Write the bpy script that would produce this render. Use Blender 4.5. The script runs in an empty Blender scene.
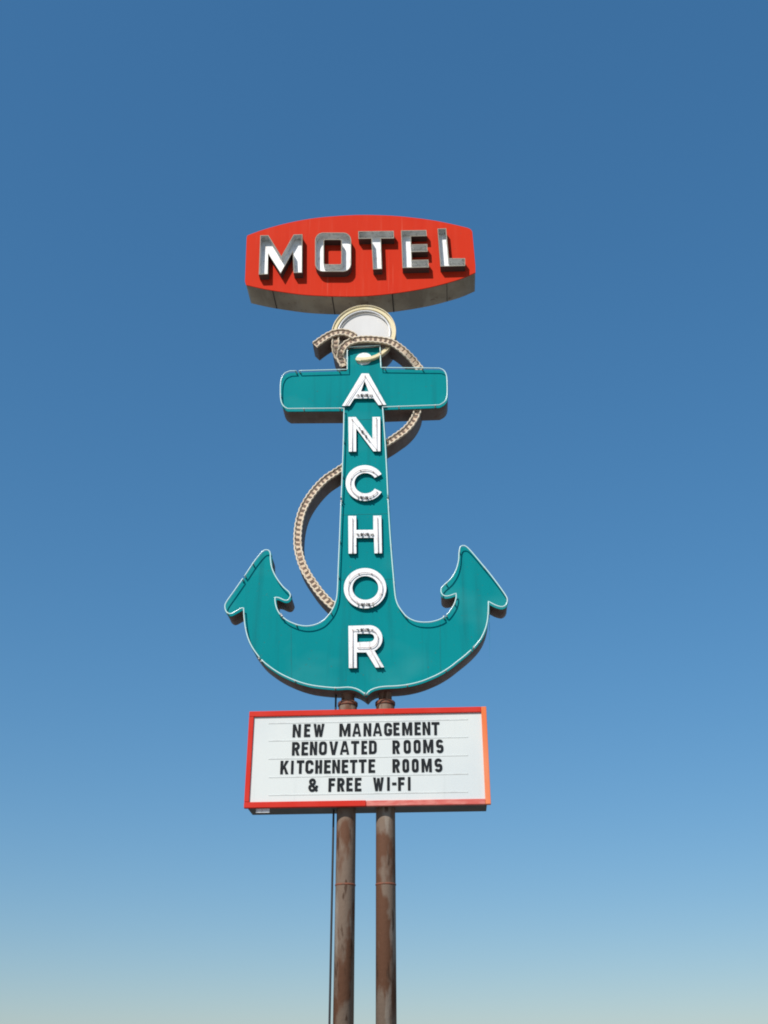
import bpy, bmesh, math, random
from mathutils import Vector, Matrix
R = math.radians
random.seed(7)
sc = bpy.context.scene
COL = sc.collection

# ------------------------------------------------------------------ camera
cam_d = bpy.data.cameras.new('camera')
cam = bpy.data.objects.new('camera', cam_d); COL.objects.link(cam); sc.camera = cam
cam_d.sensor_fit = 'VERTICAL'; cam_d.sensor_height = 36.0; cam_d.lens = 36.0 * 1070.0 / 1024.0
cam_d.clip_start = .1; cam_d.clip_end = 20000
CAM_LOC = (1.00918, -13.17338, 1.6)                      # hand-held height, 13 m from the sign
PITCH, YAW, ROLL = R(28), R(3.4), R(.15)
fw = Vector((-math.sin(YAW)*math.cos(PITCH), math.cos(YAW)*math.cos(PITCH), math.sin(PITCH)))
r0 = Vector((math.cos(YAW), math.sin(YAW), 0)); u0 = r0.cross(fw)
rt = r0*math.cos(ROLL) - u0*math.sin(ROLL); up = r0*math.sin(ROLL) + u0*math.cos(ROLL)
mw = Matrix((rt, up, -fw)).transposed().to_4x4(); mw.translation = CAM_LOC
cam.matrix_world = mw

# ------------------------------------------------------------------ sky and sun
SUN_EL, SUN_AZ = R(40), R(206)                            # azimuth clockwise from +Y
w = bpy.data.worlds.new('World'); sc.world = w; w.use_nodes = True
nt = w.node_tree; nt.nodes.clear()
sky = nt.nodes.new('ShaderNodeTexSky'); sky.sky_type = 'NISHITA'; sky.sun_disc = False
sky.sun_elevation = SUN_EL; sky.sun_rotation = SUN_AZ
sky.altitude = 0; sky.air_density = 1.2; sky.dust_density = 0.5; sky.ozone_density = 9.0
bg = nt.nodes.new('ShaderNodeBackground'); bg.inputs['Strength'].default_value = .15
wo = nt.nodes.new('ShaderNodeOutputWorld')
hs = nt.nodes.new('ShaderNodeHueSaturation'); hs.inputs['Saturation'].default_value = 1.44
sv = nt.nodes.new('ShaderNodeVectorMath'); sv.operation = 'SCALE'; sv.inputs['Scale'].default_value = 1.9
gm = nt.nodes.new('ShaderNodeGamma'); gm.inputs['Gamma'].default_value = .57            # the camera's soft response to the sky
nt.links.new(sky.outputs[0], sv.inputs[0]); nt.links.new(sv.outputs[0], gm.inputs['Color']); nt.links.new(gm.outputs[0], hs.inputs['Color']); nt.links.new(hs.outputs[0], bg.inputs[0]); nt.links.new(bg.outputs[0], wo.inputs[0])
to_sun = Vector((math.sin(SUN_AZ)*math.cos(SUN_EL), math.cos(SUN_AZ)*math.cos(SUN_EL), math.sin(SUN_EL)))
sl = bpy.data.lights.new('sun', 'SUN'); sl.energy = 4.25; sl.angle = R(.5); sl.color = (1, .96, .9)
so = bpy.data.objects.new('sun', sl); COL.objects.link(so)
so.rotation_euler = to_sun.to_track_quat('Z', 'Y').to_euler(); so.location = (-8, -20, 25)

vs = sc.view_settings
vs.view_transform = 'Standard'; vs.look = 'None'; vs.gamma = 1; vs.exposure = 0; vs.use_curve_mapping = False
sc.cycles.filter_width = 1.9

# ------------------------------------------------------------------ materials
def mat(name, col, rough=.5, metal=0., spec=.5, layers=(), bump=None, coat=0., vary=False):
    """layers: (colour, noise scale xyz, threshold lo, hi, amount, detail) mixed in turn over the base colour"""
    m = bpy.data.materials.new(name); m.use_nodes = True
    n = m.node_tree.nodes; l = m.node_tree.links; b = n['Principled BSDF']
    b.inputs['Roughness'].default_value = rough; b.inputs['Metallic'].default_value = metal
    b.inputs['Specular IOR Level'].default_value = spec; b.inputs['Coat Weight'].default_value = coat
    tc = n.new('ShaderNodeTexCoord'); cur = None; src = tc.outputs['Object']
    if vary:                                              # a different patch of the pattern on every object
        oi = n.new('ShaderNodeObjectInfo'); va = n.new('ShaderNodeVectorMath'); va.operation = 'MULTIPLY_ADD'
        l.new(oi.outputs['Random'], va.inputs[0]); va.inputs[1].default_value = (37, 53, 71); l.new(src, va.inputs[2]); src = va.outputs[0]
    for i, (c, s, lo, hi, amt, det) in enumerate(layers):
        mp = n.new('ShaderNodeMapping'); mp.inputs['Scale'].default_value = s
        mp.inputs['Location'].default_value = (3.7*i, 1.3*i, 2.1*i)
        l.new(src, mp.inputs['Vector'])
        no = n.new('ShaderNodeTexNoise'); no.inputs['Scale'].default_value = 1; no.inputs['Detail'].default_value = det
        l.new(mp.outputs[0], no.inputs['Vector'])
        mr = n.new('ShaderNodeMapRange'); mr.inputs['From Min'].default_value = lo; mr.inputs['From Max'].default_value = hi
        mr.inputs['To Max'].default_value = amt; l.new(no.outputs['Fac'], mr.inputs['Value'])
        mx = n.new('ShaderNodeMix'); mx.data_type = 'RGBA'
        l.new(mr.outputs[0], mx.inputs[0])
        if cur is None: mx.inputs[6].default_value = (*col, 1)
        else: l.new(cur, mx.inputs[6])
        mx.inputs[7].default_value = (*c, 1); cur = mx.outputs[2]
    if cur is None: b.inputs['Base Color'].default_value = (*col, 1)
    else: l.new(cur, b.inputs['Base Color'])
    if bump:
        s, st, dist = bump
        no = n.new('ShaderNodeTexNoise'); no.inputs['Scale'].default_value = s; no.inputs['Detail'].default_value = 3
        l.new(tc.outputs['Object'], no.inputs['Vector'])
        bp = n.new('ShaderNodeBump'); bp.inputs['Strength'].default_value = st; bp.inputs['Distance'].default_value = dist
        l.new(no.outputs['Fac'], bp.inputs['Height']); l.new(bp.outputs[0], b.inputs['Normal'])
    return m

RED = mat('red_enamel', (.60, .037, .014), .62, spec=.03, layers=(
    ((.64, .060, .030), (9, 9, .4), .50, .74, .40, 3), ((.55, .022, .012), (1.2, 1.2, .7), .5, .8, .5, 3),
    ((.66, .11, .065), (24, 24, .7), .64, .76, .5, 3), ((.22, .06, .04), (26, 26, 26), .66, .74, .6, 5)), bump=(1.4, .25, .03))
RAIL = mat('red_rail', (.60, .035, .022), .6, spec=.05, layers=(
    ((.64, .06, .045), (3, 3, 3), .45, .7, .5, 4), ((.16, .05, .03), (22, 22, 22), .68, .78, .5, 4)))
FADED = mat('faded_rail', (.60, .10, .075), .6, layers=(
    ((.70, .24, .19), (6, 6, 26), .42, .62, .7, 5), ((.16, .07, .05), (14, 14, 30), .62, .75, .7, 5)))
ORANGE = mat('orange_rail', (.78, .17, .05), .6, spec=.05, layers=(
    ((.84, .30, .16), (6, 6, 1.2), .42, .68, .6, 4), ((.30, .13, .07), (24, 24, 24), .7, .8, .5, 4)))
TEAL = mat('teal_enamel', (.002, .225, .24), .62, spec=.03, layers=(
    ((.004, .255, .262), (.8, .8, .6), .4, .68, .8, 3), ((.003, .215, .225), (7, 7, .3), .55, .78, .6, 3),
    ((.03, .29, .28), (18, 18, .8), .68, .8, .35, 3), ((.008, .14, .15), (8, 8, .45), .54, .72, .45, 4), ((.05, .30, .30), (.7, .7, .9), .52, .70, .55, 3),
    ((.06, .12, .10), (30, 30, 30), .67, .74, .6, 5)), bump=(1.2, .2, .03))
TEALSIDE = mat('teal_return', (.003, .185, .19), .5, spec=.15, layers=(((.03, .10, .09), (12, 12, 12), .55, .75, .6, 3),))
TIN = mat('weathered_tin', (.42, .36, .27), .62, layers=(
    ((.24, .195, .145), (1.8, 1.8, 1.8), .42, .62, .8, 5), ((.44, .40, .32), (7, 2, 7), .5, .72, .6, 4),
    ((.10, .04, .02), (11, 11, 11), .64, .74, .7, 5)), bump=(5, .3, .01))
RUSTTIN = mat('rusty_brown_tin', (.165, .13, .115), .68, layers=(
    ((.13, .08, .06), (3, 3, 3), .42, .62, .8, 5), ((.22, .17, .15), (9, 3, 9), .52, .7, .6, 4),
    ((.13, .04, .02), (14, 14, 14), .62, .72, .7, 5)), bump=(6, .3, .01))
PAN = mat('letter_pan_paint', (.62, .62, .60), .6, spec=.2, layers=(
    ((.40, .41, .39), (5, 5, 1.4), .48, .7, .7, 4), ((.20, .20, .15), (13, 13, 6), .55, .70, .7, 5)))
PANOUT = mat('letter_outer_return', (.10, .075, .065), .6, spec=.1, layers=(((.10, .08, .06), (14, 14, 14), .5, .7, .6, 4),))
RIM = mat('letter_rim_metal', (.34, .30, .23), .6, spec=.1, layers=(((.30, .24, .17), (25, 25, 25), .5, .7, .7, 4),))
WHITE = mat('white_enamel', (.84, .84, .83), .5, layers=(
    ((.76, .76, .74), (4, 4, 1.2), .46, .7, .8, 4), ((.50, .40, .34), (22, 22, 9), .57, .70, .6, 6), ((.20, .15, .12), (36, 36, 36), .66, .72, .8, 4)))
DISC = mat('white_disc_paint', (.71, .69, .66), .6, spec=.1, layers=(((.62, .60, .57), (3, 3, 1), .45, .7, .6, 4),))
GLASS = mat('coated_neon_glass', (.60, .79, .76), .2)
WHITEGLASS = mat('white_neon_glass', (.84, .83, .82), .2)
PINKGLASS = mat('shadow_tinted_neon_glass', (.68, .57, .54), .3)  # pinkish shadow line of the white letter tubes, put into the glass colour
CREAMGLASS = mat('cream_neon_glass', (.80, .68, .44), .4, spec=.2)
SEAM = mat('dark_seam', (.07, .06, .05), .8)
CLIP = mat('tan_clip', (.30, .22, .18), .6)
DARK = mat('black_electrode', (.035, .03, .028), .5)
BUTT = mat('electrode_housing', (.58, .55, .50), .5, layers=(((.10, .08, .06), (60, 60, 60), .5, .6, .8, 2),))
CREAM = mat('cream_paint', (.78, .66, .40), .6, spec=.1, layers=(
    ((.79, .72, .54), (6, 6, 2), .45, .7, .7, 4), ((.34, .24, .12), (26, 26, 26), .66, .76, .6, 4)))
ROPE = mat('rope_cream_paint', (.68, .52, .37), .7, spec=.1, layers=(
    ((.74, .62, .46), (9, 9, 9), .45, .65, .8, 4), ((.38, .26, .16), (22, 22, 22), .58, .72, .6, 4)))
ROPEEDGE = mat('rope_pale_edge', (.76, .65, .50), .7, spec=.1, layers=(((.45, .32, .21), (26, 26, 26), .55, .70, .7, 4),))
ROPEMARK = mat('rope_brown_paint', (.105, .055, .03), .6, layers=(((.26, .15, .09), (15, 15, 15), .5, .68, .8, 4),))
PLEX = mat('white_acrylic', (.685, .705, .67), .5, spec=.05, layers=(
    ((.62, .655, .645), (1.2, 1.2, .8), .45, .7, .8, 3), ((.57, .60, .575), (9, 9, .5), .6, .78, .5, 3)))
TRACK = mat('clear_track', (.645, .67, .64), .5, layers=(((.50, .50, .48), (8, 8, 30), .5, .7, .7, 3),))
INK = mat('black_letter_plastic', (.014, .016, .018), .6, spec=.1, layers=(((.025, .026, .028), (9, 9, 9), .5, .72, .8, 3),))
BOX = mat('dark_cabinet', (.055, .06, .055), .6, layers=(((.10, .085, .07), (4, 4, 4), .45, .65, .7, 4),))
PALE = mat('bare_aluminium', (.80, .81, .80), .4, layers=(((.4, .4, .4), (30, 9, 9), .5, .65, .8, 3),))
PIPE = mat('rusty_pipe', (.21, .15, .11), .7, spec=.2, layers=(
    ((.13, .055, .028), (4, 4, 1.6), .47, .55, .9, 9), ((.32, .27, .22), (5, 5, .9), .56, .62, .7, 8),
    ((.07, .035, .02), (13, 13, 3), .60, .66, .8, 8)), bump=(22, .5, .006), vary=True)
COLLAR = mat('rusty_collar', (.22, .07, .035), .7, layers=(((.11, .06, .035), (16, 16, 16), .45, .62, .8, 4),))
CONDUIT = mat('dark_conduit', (.03, .03, .032), .5)
GROUND = mat('gravel_lot', (.20, .18, .15), .95, layers=(
    ((.26, .235, .20), (.35, .35, .35), .42, .62, .8, 6), ((.13, .12, .10), (3, 3, 3), .5, .7, .6, 5)))

# ------------------------------------------------------------------ helpers
ORIG = {}
def tag(o, label=None, cat=None, group=None, kind=None):
    for k, v in (('label', label), ('category', cat), ('group', group), ('kind', kind)):
        if v: o[k] = v
    return o
def thing(name, loc, label, cat, group=None):
    o = bpy.data.objects.new(name, None); COL.objects.link(o); o.location = loc
    o.empty_display_size = .3; ORIG[o.name] = Vector(loc)
    return tag(o, label, cat, group)
def part(name, me, mats, parent, label=None):
    """me holds world coordinates; link it as ONE mesh object under its parent"""
    org = ORIG[parent.name] if parent else Vector()
    if parent: me.transform(Matrix.Translation(-org))
    me.name = name
    for m in (mats if isinstance(mats, (list, tuple)) else [mats]): me.materials.append(m)
    o = bpy.data.objects.new(name, me); COL.objects.link(o)
    if parent: o.parent = parent
    ORIG[o.name] = org
    return tag(o, label)
def curve_mesh(setup):
    cu = bpy.data.curves.new('tmp', 'CURVE'); setup(cu)
    ob = bpy.data.objects.new('tmp', cu); COL.objects.link(ob)
    me = bpy.data.meshes.new_from_object(ob.evaluated_get(bpy.context.evaluated_depsgraph_get()))
    bpy.data.objects.remove(ob); bpy.data.curves.remove(cu)
    return me
def spline(cu, pts, cyc):
    s = cu.splines.new('POLY'); s.points.add(len(pts)-1); s.use_cyclic_u = cyc
    for q, p in zip(s.points, pts): q.co = (p[0], p[1], p[2] if len(p) > 2 else 0, 1)
def plate(loops, y0, y1, bev=0.):
    """outline loops in the sign's own x, z plane, filled (inner loops are holes), thickness y0..y1"""
    def f(cu):
        cu.dimensions = '2D'; cu.fill_mode = 'BOTH'
        cu.extrude = max((y1-y0)/2 - bev, 1e-5); cu.bevel_depth = bev; cu.bevel_resolution = 1; cu.offset = -bev
        for lp in loops: spline(cu, lp, True)
    me = curve_mesh(f); ym = (y0+y1)/2
    for v in me.vertices: x, y, z = v.co; v.co = (x, ym - z, y)
    return me
def tube(pts, rad, cyc=False, res=3):
    def f(cu):
        cu.dimensions = '3D'; cu.bevel_depth = rad; cu.bevel_resolution = res; cu.use_fill_caps = True
        spline(cu, pts, cyc)
    me = curve_mesh(f)
    for p in me.polygons: p.use_smooth = True
    return me
def area(lp): return sum(a[0]*b[1]-b[0]*a[1] for a, b in zip(lp, lp[1:]+lp[:1]))/2
def offset(lp, d):
    """move a closed loop outwards by d (mitred)"""
    s = 1 if area(lp) > 0 else -1; n = len(lp); out = []
    for i in range(n):
        p, q, r_ = Vector(lp[i-1]), Vector(lp[i]), Vector(lp[(i+1) % n])
        a = (q-p).normalized(); b = (r_-q).normalized()
        na = Vector((a.y, -a.x))*s; nb = Vector((b.y, -b.x))*s
        m = na+nb
        if m.length < .3: m = na
        m = m/m.length; k = min(1/max(m.dot(na), .3), 2.2)
        out.append(tuple(q + m*d*k))
    return out
def bm_mesh(bm):
    me = bpy.data.meshes.new('m'); bm.normal_update(); bm.to_mesh(me); bm.free(); return me
def add_box(bm, x0, x1, y0, y1, z0, z1, mi=0, bev=0.):
    b2 = bmesh.new()
    vs = bmesh.ops.create_cube(b2, size=1)['verts']
    for v in vs: v.co = (x0+(v.co.x+.5)*(x1-x0), y0+(v.co.y+.5)*(y1-y0), z0+(v.co.z+.5)*(z1-z0))
    if bev: bmesh.ops.bevel(b2, geom=b2.edges[:], offset=bev, segments=2, affect='EDGES', profile=.5)
    for f in b2.faces: f.material_index = mi
    t = bpy.data.meshes.new('t'); b2.to_mesh(t); b2.free(); bm.from_mesh(t); bpy.data.meshes.remove(t)
def box(x0, x1, y0, y1, z0, z1, bev=.004):
    bm = bmesh.new(); add_box(bm, x0, x1, y0, y1, z0, z1, 0, bev); return bm_mesh(bm)
def lathe(cx, cy, prof, n=32):
    bm = bmesh.new(); rings = []
    for r_, z in prof: rings.append([bm.verts.new((cx+r_*math.cos(2*math.pi*i/n), cy+r_*math.sin(2*math.pi*i/n), z)) for i in range(n)])
    for a, b in zip(rings, rings[1:]):
        for i in range(n): f = bm.faces.new((a[i], a[(i+1) % n], b[(i+1) % n], b[i])); f.smooth = True
    bm.faces.new(rings[0][::-1]); bm.faces.new(rings[-1])
    return bm_mesh(bm)

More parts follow.
